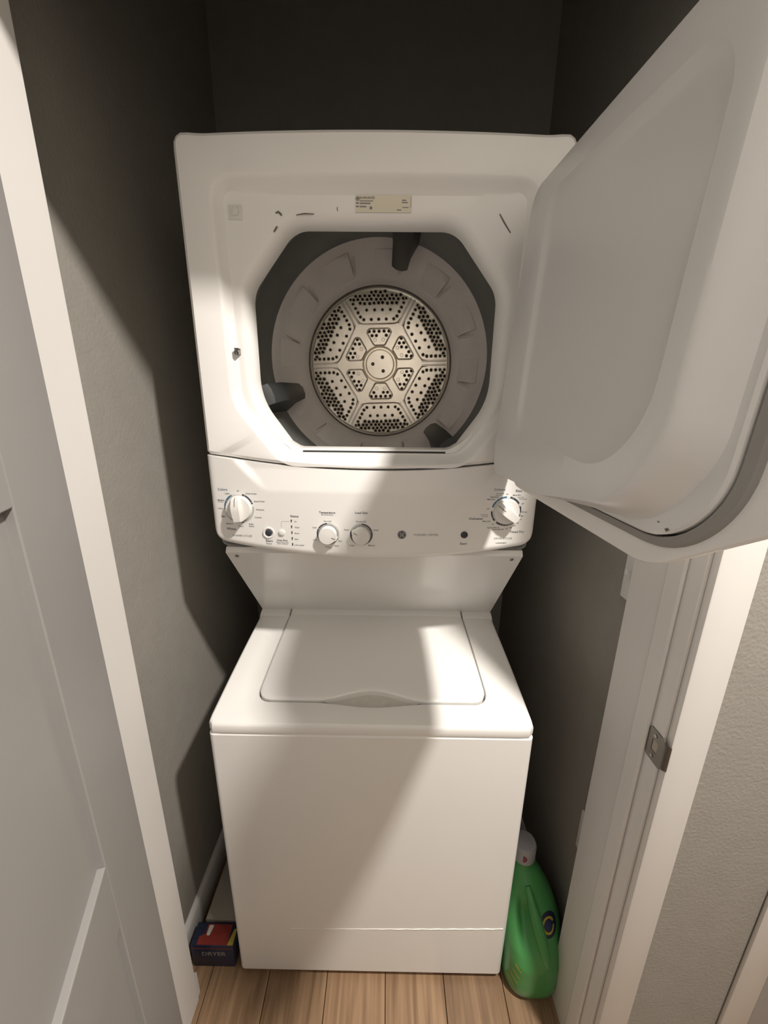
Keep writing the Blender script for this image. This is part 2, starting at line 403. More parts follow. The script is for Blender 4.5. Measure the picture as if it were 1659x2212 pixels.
# scuffed bead low on the front
path = [(-0.20+0.53*k/40, -0.0004, 0.1855+0.0135*(k/40)**1.4+0.0006*math.sin(k*2.1)) for k in range(41)]
cr = mk('scuffed_line', *tube(path, [0.0004+0.0010*(0.15+0.85*sstep(0.25, 0.55, k/40))*(0.75+0.25*math.sin(k*1.9)) for k in range(41)], 6),
        mat('line_white', (0.88, 0.86, 0.82), 0.12, bump=0.5, bscale=160, vary=0.05, bdist=0.003), cabo, 60)
cr['label'] = 'thin shiny scuffed line across the lower washer front'

# --- washer top with the opening for the lid
def ztop(y): return 0.8125 + 0.0500*max(0.0, (y-0.0)/0.3726) + 0.004*math.sin(math.pi*max(0, min(1, y/0.3726)))
LIDC = (0.0, 0.21)
angs = sorted([2*math.pi*k/200 for k in range(200)])
def lid_outline(d=0.0):
    # front edge dips back in the middle for the finger grip
    pts = [(-0.2465+d, 0.366, 0.0), (-0.2525+d, 0.062+d, 0.030)]
    base = rpoly([(0.2465-d, 0.3665, 0.001), (-0.2465+d, 0.3665, 0.001), (-0.2545+d, 0.059+d, 0.030), (0.2545-d, 0.059+d, 0.030)], 10)
    s = ray_sample(base, *LIDC, angs); out = []
    for x, y in s:
        if y < 0.12 and abs(x) < 0.125:
            y += 0.026*(0.5+0.5*math.cos(math.pi*x/0.125))
        out.append((x, y))
    return out
def hole_outline(d=0.0):
    base = rpoly([(0.2490+d, 0.3675, 0.001), (-0.2490-d, 0.3675, 0.001), (-0.2570-d, 0.0565-d, 0.032), (0.2570+d, 0.0565-d, 0.032)], 10)
    s = ray_sample(base, *LIDC, angs); out = []
    for x, y in s:
        if y < 0.12 and abs(x) < 0.13: y -= 0.010*(0.5+0.5*math.cos(math.pi*x/0.13))
        out.append((x, y))
    return out
outer = ray_sample(rpoly([(0.334, 0.372, 0.004), (-0.334, 0.372, 0.004), (-W, -0.001, 0.016), (W, -0.001, 0.016)], 6), *LIDC, angs)
outer_low = outer
H0, H1 = hole_outline(0.006), hole_outline(0.0)
L3 = lambda pts, dz, cl=None: [(p[0], p[1], ztop(p[1])+dz) for p in pts]
flat = lambda pts, z: [(p[0], p[1], z) for p in pts]
tv = loft([flat(inset(outer, *LIDC, 0.006), 0.7895), flat(inset(outer, *LIDC, 0.001), 0.7895), flat(outer, 0.793), L3(outer, -0.007), L3(inset(outer, *LIDC, 0.0018), -0.0025), L3(inset(outer, *LIDC, 0.0055), 0.0),
           L3(H0, 0.0), L3(hole_outline(0.002), -0.0012), L3(H1, -0.005), L3(inset(H1, *LIDC, 0.001), -0.014), L3(shrink(H1, *LIDC, 0.8), -0.014), L3(shrink(H1, *LIDC, 0.3), -0.014)], False, True)
top = mk('washer_top', *tv, ENAMEL, LC, 30)
mk('rear_ledge', *prism([(0.340, ztop(0.34)-0.004), (0.352, ztop(0.352)+0.004), (0.380, 0.872), (0.380, 0.80), (0.345, 0.80)], 'x', -0.334, -0.2505), ENAMEL, top, 30)
mk('rear_ledge', *prism([(0.340, ztop(0.34)-0.004), (0.352, ztop(0.352)+0.004), (0.380, 0.872), (0.380, 0.80), (0.345, 0.80)], 'x', 0.2505, 0.334), ENAMEL, top, 30)
gv = loft([[(p[0], p[1], ztop(p[1])-0.0135) for p in inset(H1, *LIDC, 0.0005)], [(p[0], p[1], ztop(p[1])-0.0135) for p in inset(H1, *LIDC, 0.02)]])
mk('lid_gap', *gv, mat('gap_grey', (0.05, 0.05, 0.06), 0.8, vary=0.1), top, 0)
# finger scoop in front of the lid
sc = []
for j in range(5):
    f = j/4
    sc.append([(x, 0.0500 + (0.088-0.0500)*f*(1-(x/0.108)**2)+0.0098*(x/0.108)**2, 0) for x in [(-0.108+0.216*k/24) for k in range(25)]])
sc = [[(p[0], p[1], ztop(p[1])-0.0105+0.006*abs(p[0]/0.108)**3-0.002*math.sin(math.pi*j/4)) for p in l] for j, l in enumerate(sc)]
mk('finger_scoop', *loft(sc, close=False), mat('scoop_grey', (0.60, 0.585, 0.54), 0.5, vary=0.06, vscale=60), top, 60)
# --- lid
O0, O1, O2 = lid_outline(0.0), lid_outline(0.003), lid_outline(0.008)
lv = loft([L3(lid_outline(0.001), -0.0125), L3(O0, -0.010), L3(O0, 0.0005), L3(O1, 0.0035), L3(O2, 0.0045), L3(shrink(O2, *LIDC, 0.9), 0.0046), L3(shrink(O2, *LIDC, 0.7), 0.0046), L3(shrink(O2, *LIDC, 0.3), 0.0046)], True, True)
lid = mk('washer_lid', *lv, ENAMEL, LC, 30)
mk('lid_rear_ridge', *prism([(0.345, ztop(0.345)+0.0035), (0.356, ztop(0.356)+0.0085), (0.3715, 0.874), (0.3715, ztop(0.37)-0.002), (0.345, ztop(0.345)-0.002)], 'x', -0.2440, 0.2440), ENAMEL, lid, 30)

# --- sloping splash panel between washer and dryer
slope = prism([(0.3726, 0.864), (0.1611, 1.129), (0.168, 1.140), (0.66, 1.140), (0.66, 0.79), (0.3726, 0.79)], 'x', -0.3335, 0.3335)
bs = mk('splash_panel', *slope, mat('splash_enamel', (0.82, 0.81, 0.785), 0.16, bump=0.02, bscale=250, vary=0.01), LC, 20)
ny, nz = -0.2650/0.339, -0.2115/0.339   # outward normal of the slope in y, z
for sx in (-1, 1):
    c = Vector((sx*0.3115, 0.170, 1.118)); nrm = Vector((0, ny, nz))
    v, f = tube([tuple(c-nrm*0.002), tuple(c+nrm*0.0015), tuple(c+nrm*0.0025)], [0.0047, 0.0047, 0.003], 14)
    s = mk('screw', v, f, SCREWM, bs, 30)

# --- dryer shell: sides, top, bottom and back
def yf(x): return 0.137 - 0.016*(1-min(1, (x/W)**2))
DTOP = 1.8925
def sh(x0, x1, z0, z1, y, r): return [(p[0], y, p[1]) for p in rpoly([(x0, z0, r), (x1, z0, r), (x1, z1, r), (x0, z1, r)], 5)]
shell = loft([sh(-W+0.002, W-0.002, 1.145, DTOP-0.002, 0.165, 0.012), sh(-W+0.002, W-0.002, 1.145, DTOP-0.002, 0.70, 0.012)], False, True)
mk('dryer_cabinet', *shell, ENAMEL, LC, 40)

# --- dryer front with its moulded recess and eight-sided opening
FC = (0.0, 1.565)
NA = 288
fangs = [2*math.pi*k/NA for k in range(NA)]
def zseam(x): return 1.353 - 0.028*(1-(x/W)**2)
seam_pts = [(-W + 2*W*k/40, zseam(-W+2*W*k/40), 0) for k in range(41)]
face_poly = rpoly(seam_pts + [(W, DTOP, 0.022), (-W, DTOP, 0.022)], 8)
rec_poly = rpoly([(0.186, 1.334, 0.07), (0.279, 1.452, 0.09), (0.285, 1.829, 0.034), (-0.285, 1.829, 0.034), (-0.279, 1.452, 0.09), (-0.186, 1.334, 0.07)], 10)
op_poly = rpoly([(0.158, 1.352, 0.020), (0.236, 1.462, 0.13), (0.236, 1.660, 0.06), (0.150, 1.766, 0.055), (-0.150, 1.766, 0.055), (-0.236, 1.660, 0.06), (-0.236, 1.462, 0.13), (-0.158, 1.352, 0.020)], 10)
FO = ray_sample(face_poly, *FC, fangs); RO = ray_sample(rec_poly, *FC, fangs); OO = ray_sample(op_poly, *FC, fangs)
RF = 0.157
FSET = 0.008       # the dryer front lies this far behind the control panel's face
def scoop(x, z):    # sloping band under the door that runs back to the dryer front
    half = 0.232 + (z-1.283)*0.90
    k = sstep(0.0, 0.016, half-abs(x))
    return FSET*min(1.0, max(0.0, (z-1.2795)/0.046))*k
def fl(pts, dy): return [(p[0], yf(p[0])+FSET*sstep(0.338, 0.285, abs(p[0]))+dy, p[1]) for p in pts]
def fy(pts, y): return [(p[0], y, p[1]) for p in pts]
def mixl(a, b, t): return [tuple(a[i][k]*(1-t)+b[i][k]*t for k in range(3)) for i in range(len(a))]
F0, F1 = fl(inset(RO, *FC, -0.004), 0.0), fl(RO, 0.0015)
loops = [fy(FO, 0.175), fl(FO, 0.012), fl(inset(FO, *FC, 0.0025), 0.004), fl(inset(FO, *FC, 0.008), 0.0), F0, F1,
         fl(inset(RO, *FC, 0.004), 0.006), fl(inset(RO, *FC, 0.0085), 0.0120), mixl(fl(inset(RO, *FC, 0.015), 0.018), fy(inset(RO, *FC, 0.015), RF), 0.5), fy(inset(RO, *FC, 0.020), RF+0.0005)]
OU = lambda d: inset(OO, *FC, -d)
def oclip(d, lim):   # lip outline kept inside the recess floor
    a, b = OU(d), inset(RO, *FC, lim); out = []
    for p, q in zip(a, b):
        rp = math.hypot(p[0]-FC[0], p[1]-FC[1]); rq = math.hypot(q[0]-FC[0], q[1]-FC[1])
        out.append(p if rp <= rq else q)
    return out
loops += [fy(oclip(0.020, 0.0215), RF+0.0006), fy(oclip(0.013, 0.0222), RF+0.0030), fy(oclip(0.007, 0.023), RF+0.0085), fy(OU(0.003), RF+0.016), fy(OU(0.0), RF+0.026), fy(OU(0.0), RF+0.036), fy(OU(0.004), RF+0.040)]
front = mk('dryer_front', *loft(loops), PLASTIC, LC, 30)
front['label'] = 'white moulded dryer front with eight-sided drum opening'
DX, DZ, DR = 0.002, 1.564, 0.2890
circ = [(DX+0.297*math.cos(t), DZ+0.297*math.sin(t)) for t in fangs]
mk('front_bulkhead', *loft([fy(OU(0.003), 0.1975), fy(circ, 0.204), fy(circ, 0.208)]), DRUMM, LC, 40)

# latch catch, bumper, marks and rating label on the front
catch = merge(box(-0.2670, -0.2655, 0.1425, 0.158, 1.5445, 1.5555), box(-0.2670, -0.2600, 0.1425, 0.1440, 1.5445, 1.5480), box(-0.2655, -0.2600, 0.1440, 0.158, 1.5540, 1.5555), box(-0.2612, -0.2600, 0.1425, 0.158, 1.5445, 1.5520))
mk('latch_catch', *catch, SCREWM, front, 0)
mk('bumper_plate', *box(-0.2615, -0.2365, RF-0.0012, RF+0.002, 1.7700, 1.7935, 0.001), mat('bumper_plastic', (0.74, 0.73, 0.70), 0.4, vary=0.02), front, 30)
def lathe_yc(prof, cx, cz, seg=32, c0=False, c1=False):
    return loft([[(cx+r*math.cos(2*math.pi*k/seg), y, cz+r*math.sin(2*math.pi*k/seg)) for k in range(seg)] for r, y in prof], c0, c1)
mk('bumper', *lathe_yc([(0.0075, RF-0.001), (0.0070, RF-0.0042), (0.0045, RF-0.0056), (0.001, RF-0.006)], -0.249, 1.783, 20, False, True), mat('bumper_plastic', (0.74, 0.73, 0.70)), front, 50)
def flat_strip(pts, w, y): # thin mark drawn on the recess floor
    L, R_ = [], []
    for i, p in enumerate(pts):
        a = Vector(pts[max(i-1, 0)]); b = Vector(pts[min(i+1, len(pts)-1)]); t = (b-a).normalized(); n = Vector((-t.y, t.x))*(w/2*(0.4+0.6*math.sin(math.pi*(i+0.5)/len(pts))))
        L.append((p[0]+n.x, y, p[1]+n.y)); R_.append((p[0]-n.x, y, p[1]-n.y))
    return loft([L, R_], close=False)
for pts, w in (([(-0.177, 1.781), (-0.172, 1.783), (-0.168, 1.780), (-0.166, 1.777)], 0.0040), ([(-0.182, 1.752), (-0.178, 1.757), (-0.175, 1.761)], 0.0035),
               ([(-0.140, 1.7785), (-0.125, 1.7805), (-0.108, 1.7800)], 0.0022), ([(-0.066, 1.7845), (-0.067, 1.789), (-0.066, 1.791)], 0.0014),
               ([(0.222, 1.782), (0.232, 1.768), (0.244, 1.753)], 0.0026), ([(-0.256, 1.437), (-0.252, 1.441), (-0.253, 1.433)], 0.0020)):
    mk('scuff_mark', *flat_strip(pts, w, RF-0.0002), SCUFFM, front, 0)
LB = (-0.034, 0.0660, 1.7795, 1.8065)
def lab_y(x, z): # label lies on the recess floor just under the cove
    return RF-0.0008
lx0, lx1, lz0, lz1 = -0.034, 0.0650, 1.7830, 1.8085
label = mk('rating_label', *box(lx0, lx1, RF-0.0006, RF+0.0003, lz0, lz1), STICKER, front, 0)
label['label'] = 'cream printed rating label above the drum opening'

# --- lettering helper: words are turned into thin meshes lying on a surface
def word_mesh(s, cx, cz, w, h, ysurf, eps=0.0004):
    cu = bpy.data.curves.new('t', 'FONT'); cu.body = s; cu.size = 1.0; cu.resolution_u = 2; cu.align_x = 'LEFT'; cu.offset = 0.014
    ob = bpy.data.objects.new('t', cu); COL.objects.link(ob)
    dg = bpy.context.evaluated_depsgraph_get(); me = bpy.data.meshes.new_from_object(ob.evaluated_get(dg))
    bpy.data.objects.remove(ob); bpy.data.curves.remove(cu)
    xs = [v.co.x for v in me.vertices]; x0, x1 = min(xs), max(xs)
    capz = 0.70
    V = []
    for v in me.vertices:
        x = cx + ((v.co.x-x0)/(x1-x0)-0.5)*w; z = cz + (v.co.y/capz-0.5)*h
        V.append((x, ysurf(x, z)-eps, z))
    F = [tuple(p.vertices) for p in me.polygons]; bpy.data.meshes.remove(me)
    return V, F
def word(s, cx, cz, w, h, m, parent, ysurf=None, eps=0.0004, name='printed_word'):
    return mk(name, *word_mesh(s, cx, cz, w, h, ysurf or (lambda x, z: yf(x)), eps), m, parent, 0)
ly_ = lambda x, z: RF-0.0006
word('GE APPLIANCES', -0.0135, 1.8050, 0.0265, 0.0034, INK['k'], label, ly_, 0.0003)
mk('printed_emblem', *merge(lathe_yc([(0.0036, RF-0.0009), (0.0028, RF-0.0009)], -0.0302, 1.8035, 20), lathe_yc([(0.0018, RF-0.0009), (0.0002, RF-0.0009)], -0.0302, 1.8035, 14)), INK['k'], label, 0)
bars = []
for x0, x1, z0, z1 in ((-0.0265, -0.003, 1.7895, 1.7908), (-0.0335, -0.028, 1.7858, 1.7878), (-0.0265, -0.0075, 1.7855, 1.7875), (-0.0335, -0.028, 1.7808, 1.7828), (-0.0265, -0.0150, 1.7806, 1.7826),
                       (-0.0090, -0.0045, 1.7775, 1.7818), (0.0395, 0.0470, 1.7760, 1.7776), (0.0480, 0.0560, 1.7905, 1.7922), (0.0480, 0.0585, 1.7872, 1.7888), (0.0490, 0.0600, 1.7800, 1.7812), (0.0635, 0.0642, 1.780, 1.797)):
    bars.append(box(x0, x1, RF-0.0008, RF-0.0005, z0+0.010, z1+0.010))
for b_ in bars: mk('printed_line', *b_, INK['g'], label, 0)

# --- lint filter frame along the bottom of the opening
xs = [-0.205, -0.196, -0.182, -0.160, -0.152] ; 
fil = []
outl = [(-0.203, 1.3925), (-0.190, 1.3740), (-0.168, 1.3545), (-0.158, 1.3490), (0.158, 1.3490), (0.168, 1.3545), (0.190, 1.3740), (0.203, 1.3925)]
inl = [(-0.200, 1.4000), (-0.180, 1.3800), (-0.160, 1.3680), (-0.150, 1.3655), (0.150, 1.3655), (0.160, 1.3680), (0.180, 1.3800), (0.200, 1.4000)]
flv = loft([[(p[0], RF+0.006, p[1]) for p in outl], [(p[0], RF+0.0035, p[1]+0.004) for p in outl], [(p[0], RF+0.008, p[1]-0.002) for p in inl], [(p[0], RF+0.030, p[1]) for p in inl], [(p[0], RF+0.050, p[1]-0.004) for p in inl]], close=False)
lf = mk('lint_filter', *flv, PLASTIC, LC, 30)
mk('filter_slot', *box(-0.148, 0.148, RF+0.0030, RF+0.012, 1.3572, 1.3597), GAP, lf, 0)
mk('filter_edge', *box(-0.158, 0.158, RF+0.0020, RF+0.008, 1.3488, 1.3508, 0.0006), SEAL, lf, 0)

# --- drum
drum = mk('drum', *lathe_yc([(0.297, 0.207), (0.2895, 0.212), (DR, 0.222), (DR, 0.300), (DR+0.004, 0.306), (DR+0.004, 0.316), (DR, 0.322), (DR, 0.475)], DX, DZ, 96), DRUMM, LC, 40)
for ang in (77, 201, 309):
    a = math.radians(ang); er = Vector((math.cos(a), 0, math.sin(a))); et = Vector((-math.sin(a), 0, math.cos(a))); c = Vector((DX, 0, DZ))
    lp = []
    for y, h, wb, wt in ((0.232, 0.010, 0.036, 0.022), (0.250, 0.046, 0.036, 0.022), (0.300, 0.064, 0.036, 0.021), (0.440, 0.076, 0.036, 0.020), (0.462, 0.074, 0.036, 0.020)):
        lp.append([tuple(c+Vector((0, y, 0))+er*(DR+0.004-rr)+et*tt) for rr, tt in ((0, -wb), (h*0.55, -wb*0.62), (h*0.93, -wt), (h, -wt*0.4), (h, wt*0.4), (h*0.93, wt), (h*0.55, wb*0.62), (0, wb))])
    b = mk('baffle', *loft(lp, True, True), VANEM, drum, 30)
    b['label'] = 'black plastic lifting vane on the drum wall'
# rear bulkhead ring, dished
ring_prof = [(DR+0.001, 0.468), (0.282, 0.472), (0.275, 0.482), (0.262, 0.500), (0.240, 0.524), (0.222, 0.545), (0.214, 0.560), (0.210, 0.578)]
ring = mk('rear_bulkhead', *lathe_yc(ring_prof, DX, DZ, 96), RINGM, LC, 40)
def ring_y(r):
    for (r0, y0), (r1, y1) in zip(ring_prof, ring_prof[1:]):
        if r1 <= r <= r0: return y0+(y1-y0)*(r0-r)/(r0-r1)
    return ring_prof[-1][1]
def rp(r, deg, dy=0.0): return (DX+r*math.cos(math.radians(deg)), ring_y(r)+dy, DZ+r*math.sin(math.radians(deg)))
for k in range(12):
    a = 18+30*k
    # raised pad with a sharp fin at one end
    rs = (0.270, 0.258, 0.240, 0.226); das = (0, 4, 9, 15)
    V, F = [], []
    lp = [[rp(r, a+d, 0.0006) for r in rs] for d in das]
    lp2 = [[rp(r, a+d, -0.022*(1-d/15)*(1 if 0 < i < 3 else 0.25)) for i, r in enumerate(rs)] for d in das]
    lo_ = [l+m[::-1] for l, m in zip(lp, lp2)]
    mk('ring_pad', *loft(lo_, True, True), RINGM, ring, 25)
    fa = a-3
    fin = [[rp(0.264, fa-0.5, 0.001), rp(0.264, fa+0.5, 0.001), rp(0.230, fa+2.6, 0.001), rp(0.230, fa+1.4, 0.001)], [rp(0.262, fa-0.2, -0.004), rp(0.262, fa+0.2, -0.004), rp(0.232, fa+2.1, -0.024), rp(0.232, fa+1.8, -0.024)]]
    mk('ring_fin', *loft(fin, True, True), RINGM, ring, 25)
# perforated steel plate
PY = 0.585; PR = 0.2065
plate = mk('drum_back_plate', *lathe_yc([(PR+0.003, PY+0.004), (PR+0.001, PY-0.002), (PR-0.004, PY-0.003), (PR-0.008, PY), (0.12, PY-0.001), (0.052, PY-0.002), (0.047, PY+0.005), (0.043, PY+0.005), (0.0405, PY-0.003), (0.039, PY-0.0048), (0.001, PY-0.0050)], DX, DZ, 96, False, True), STEEL, LC, 30)
plate['label'] = 'shiny perforated steel plate at the back of the drum'
mk('rim_seal', *lathe_yc([(PR+0.010, PY-0.006), (PR+0.006, PY-0.010), (PR+0.001, PY-0.006), (PR+0.001, PY)], DX, DZ, 96), mat('rim_dark', (0.10, 0.085, 0.075), 0.6, vary=0.1), plate, 40)
def pp(r, deg, dy=0.0): return (DX+r*math.cos(math.radians(deg)), PY-0.0012+dy, DZ+r*math.sin(math.radians(deg)))
def lp_(sa, u, v, dy=0.0):   # sector frame: u along the sector's middle direction, v across
    c, s = math.cos(math.radians(sa)), math.sin(math.radians(sa))
    return (DX+(u*c-v*s)*PR, PY-0.0014+dy, DZ+(u*s+v*c)*PR)
holes = []
for k in range(6):
    sa = 92+60*k; ra = 62+60*k
    for off in (-0.028, 0.028):     # twin radial beads
        mk('radial_bead', *tube([lp_(ra, 0.60+0.35*i/6, off*(1.0), -0.0006) for i in range(7)], 0.0024, 6), STEEL, plate, 60)
    # long straight edge of the outer field and the small rounded trapezoid
    mk('field_edge', *tube([lp_(sa, 0.60, -0.31), lp_(sa, 0.545, -0.26), lp_(sa, 0.535, -0.20), lp_(sa, 0.535, 0.20), lp_(sa, 0.545, 0.26), lp_(sa, 0.60, 0.31)], 0.0024, 6), STEEL, plate, 60)
    tz = rpoly([(0.475, -0.205, 0.05), (0.475, 0.205, 0.05), (0.255, 0.075, 0.03), (0.255, -0.075, 0.03)], 4)
    mk('trapezoid_bead', *tube([lp_(sa, u, v, -0.0004) for u, v in tz], 0.0026, 6, True), STEEL, plate, 60)
    # holes: inner field
    for u, v in ((0.44, -0.14), (0.44, -0.07), (0.44, 0.0), (0.44, 0.07), (0.44, 0.14), (0.385, -0.10), (0.385, 0.10), (0.385, 0.04), (0.33, -0.055), (0.33, 0.06)): holes.append((sa, u, v, 0.0036))
    # holes: sparse rows and field borders
    for i in range(5): holes.append((sa, 0.595, -0.21+0.105*i, 0.0034))
    for i in range(4): holes.append((sa, 0.715, -0.165+0.11*i, 0.0034))
    for sgn in (-1, 1):
        for i in range(5): holes.append((sa, 0.63+0.055*i, sgn*(0.255+0.032*i), 0.0036))
    # dense field near the rim
    row = 0; u = 0.80
    while u < 0.96:
        half = math.sqrt(max(0.0, 0.945**2-u*u)); half = min(half, 0.40) if row > 0 else 0.30
        n = int(half/0.031)
        for i in range(-n, n+1):
            v = (i+0.5*(row % 2))*0.062
            if abs(v) < half and math.hypot(u, v) < 0.95 and abs(v) < u*math.tan(math.radians(30))-0.055:
                holes.append((sa, u+random.uniform(-.006, .006), v+random.uniform(-.006, .006), 0.0042))
        u += 0.046; row += 1
def ringdisc(sa, u, v, r, seg=9):
    c = lp_(sa, u, v)
    A = [(c[0]+r*math.cos(2*math.pi*i/seg), c[1]-0.0003, c[2]+r*math.sin(2*math.pi*i/seg)) for i in range(seg)]
    return A, [tuple(range(seg))]
def ringrim(sa, u, v, r, seg=9):
    c = lp_(sa, u, v); L = []
    for rr, dy in ((r*1.55, 0.0002), (r*1.2, -0.0011), (r*0.98, -0.0002)):
        L.append([(c[0]+rr*math.cos(2*math.pi*i/seg), c[1]+dy, c[2]+rr*math.sin(2*math.pi*i/seg)) for i in range(seg)])
    return loft(L)
ho = mk('vent_holes', *merge(*[ringdisc(*h) for h in holes]), HOLEM, plate, 0); ho['kind'] = 'stuff'; ho['label'] = 'small round vent holes punched in the steel plate'
hr = mk('hole_rims', *merge(*[ringrim(*h) for h in holes]), STEEL, plate, 60); hr['kind'] = 'stuff'
for a in (70, 178, 298): mk('hub_rivet', *lathe_yc([(0.0052, PY-0.0055), (0.0050, PY-0.0072), (0.003, PY-0.0078), (0.0005, PY-0.008)], DX+0.021*math.cos(math.radians(a)), DZ+0.021*math.sin(math.radians(a)), 14, False, True), mat('rivet_dark', (0.10, 0.09, 0.08), 0.5, metal=0.5, vary=0.1), plate, 50)

# --- control panel
def zb(x):
    z = 1.1415+0.031*(x/W)**2; r = 0.020; e = abs(x)-(W-r)
    if e > 0: z += r-math.sqrt(max(0.0, r*r-e*e))
    return z
def ypan(x, z):
    e = max(0.0, abs(x)-(W-0.009))/0.009
    return yf(x)+scoop(x, z)+0.006*e*e
NX, NZ = 120, 46
cols = [-W+2*W*(0.5-0.5*math.cos(math.pi*i/NX)) if False else -W+2*W*i/NX for i in range(NX+1)]
cols = sorted(set([round(c, 6) for c in cols]+[round(s*(W-d), 6) for s in (-1, 1) for d in (0.001, 0.002, 0.004)]))
rows = []
rows.append([(x*0.975, 0.166, zb(x*0.97)-0.012) for x in cols])
rows.append([(x*0.985, yf(x)+0.010, zb(x)-0.0085) for x in cols])
rows.append([(x*0.994, yf(x)+0.0035, zb(x)-0.004) for x in cols])
for j in range(NZ+1):
    t = j/NZ
    rows.append([(x, ypan(x, (zb(x)*(1-t)+(zseam(x)-0.0015)*t))+(0.0015 if j == 0 else 0), zb(x)*(1-t)+(zseam(x)-0.0015)*t) for x in cols])
rows.append([(x, yf(x)+0.022, zseam(x)-0.0012) for x in cols])
V, F = loft(rows, close=False)
nR = len(rows); nC = len(cols)
for side in (0, nC-1):       # side returns
    o = len(V); V += [(rows[i][side][0], 0.175, rows[i][side][2]) for i in range(nR)]
    for i in range(nR-1): F.append((i*nC+side, (i+1)*nC+side, o+i+1, o+i))
cp = mk('control_panel', V, F, PLASTIC, LC, 28)
cp['label'] = 'white curved control panel with printed dials'

PRINT_WORDS = [
    ('Colors',-0.3141,1.2806,0.0201,0.0049,'b'), ('Off',-0.2813,1.2781,0.005,0.0028,'g'), ('Light',-0.3047,1.2721,0.0097,0.0029,'g'), 
    ("Drain & Spin",-0.2532,1.2732,0.0232,0.003,"g"), ('Medium',-0.3196,1.2574,0.0147,0.0032,'k'), ('Normal',-0.3208,1.2536,0.0112,0.002,'g'), 
    ('Heavy',-0.3225,1.2394,0.0108,0.003,'g'), ('Light',-0.318,1.2221,0.0092,0.0031,'k'), ('Medium',-0.306,1.2061,0.0154,0.0031,'g'), 
    ('Heavy',-0.2814,1.2016,0.0112,0.0031,'g'), ('Whites',-0.3034,1.1948,0.0211,0.0054,'k'), ('Bulky',-0.2582,1.207,0.0101,0.0031,'g'), 
    ('Items',-0.258,1.2023,0.0112,0.0031,'g'), ('Casuals',-0.2424,1.2223,0.015,0.0031,'g'), ('Delicates',-0.237,1.2392,0.0174,0.003,'g'), 
    ("Speed Wash",-0.2373,1.2571,0.0227,0.003,"g"), ("WASHER CYCLES",-0.2808,1.1802,0.0431,0.0042,"t"), 
    ('Start',-0.2223,1.1707,0.0152,0.0048,'k'), ('Pause',-0.2228,1.1646,0.0117,0.0032,'g'), ("Deep Rinse",-0.1935,1.173,0.0224,0.0036,"k"), 
    ("Select when using",-0.1941,1.1686,0.0266,0.0023,"g"), ("fabric softener",-0.1933,1.1651,0.0232,0.0023,"g"), 
    ('Status',-0.1649,1.2273,0.0172,0.0047,'k'), ('On',-0.1633,1.2156,0.0049,0.0029,'g'), ('Wash',-0.1606,1.2027,0.0098,0.0029,'g'), 
    ('Rinse',-0.1613,1.1896,0.0099,0.0029,'g'), ('Spin',-0.1629,1.1765,0.0085,0.0029,'g'), ("Lid Locked",-0.1574,1.1632,0.02,0.003,"g"), 
    ('Temperature',-0.0958,1.2368,0.0338,0.0046,'k'), ("All Cold Rinses",-0.0956,1.2319,0.0261,0.0026,"g"), 
    ("Tap Cold",-0.0957,1.2177,0.0162,0.003,"g"), ('Cold',-0.1235,1.2034,0.0084,0.0031,'g'), ('Cool',-0.1236,1.1759,0.0079,0.0031,'g'), 
    ('Colors',-0.0961,1.1605,0.0125,0.0031,'g'), ('Warm',-0.078,1.1636,0.0104,0.0032,'g'), ('Hot',-0.0698,1.1744,0.0072,0.0031,'g'), 
    ("Load Size",-0.0247,1.2374,0.0259,0.0046,"k"), ("Precise Fill",-0.0255,1.2182,0.0203,0.003,"g"), ('Super',-0.0556,1.2001,0.0107,0.003,'g'), 
    ('Small',0.0053,1.2,0.0103,0.0031,'g'), ('Large',-0.045,1.1654,0.0101,0.0031,'g'), ('Medium',-0.0031,1.1658,0.0147,0.0032,'g'), 
    ("WASHER | DRYER",0.1109,1.1904,0.0527,0.0045,"t"), ('Start',0.1916,1.1706,0.0154,0.0048,'k'), ('Cottons',0.2594,1.2881,0.0238,0.0045,'b'), 
    ("Easy Care",0.3096,1.2853,0.0324,0.0045,"k"), ("Cool Down",0.261,1.2799,0.0165,0.0023,"g"), ("Less Dry",0.2581,1.2761,0.0131,0.0023,"g"), 
    ('Optimum',0.2497,1.2724,0.0175,0.0029,'k'), ("More Dry",0.2434,1.2674,0.0164,0.003,"k"), ('Off',0.2757,1.2782,0.0052,0.0027,'g'), 
    ("More Dry",0.2966,1.2761,0.0167,0.0029,"k"), ("Less Dry",0.3052,1.2713,0.0128,0.0023,"g"), ("Cool Down",0.3103,1.2676,0.0163,0.0023,"g"), 
    ('Off',0.3106,1.2576,0.0053,0.0028,'g'), ("90 min",0.3163,1.2397,0.0115,0.0028,"k"), ('80',0.3124,1.231,0.005,0.0029,'g'), 
    ('70',0.3094,1.2234,0.005,0.0029,'g'), ('60',0.304,1.2158,0.005,0.0029,'g'), ('50',0.2978,1.21,0.005,0.0029,'g'), 
    ('40',0.29,1.2056,0.005,0.0029,'g'), ('30',0.2814,1.2035,0.005,0.0029,'g'), ("Dewrinkle 20",0.2629,1.202,0.0245,0.0029,"k"), 
    ("Quick Fluff 10",0.2525,1.206,0.0253,0.0028,"k"), ('Off',0.2511,1.2135,0.0044,0.0026,'g'), ("Timed Dry",0.3047,1.1962,0.0313,0.0048,"k"), 
    ("DRYER CYCLES",0.2764,1.1818,0.0387,0.0042,"t"), ('LONGVENT',0.2732,1.1713,0.0232,0.0029,'k'), 
    ('Delicates',0.2143,1.2259,0.0284,0.0046,'k'), ("Cool Down",0.2309,1.2346,0.0157,0.0024,"g"), ("Less Dry",0.2331,1.2307,0.0128,0.0024,"g"), 
    ("More Dry",0.2377,1.2201,0.0168,0.003,"k"), ('Off',0.238,1.2472,0.0052,0.0028,'g'), 
]

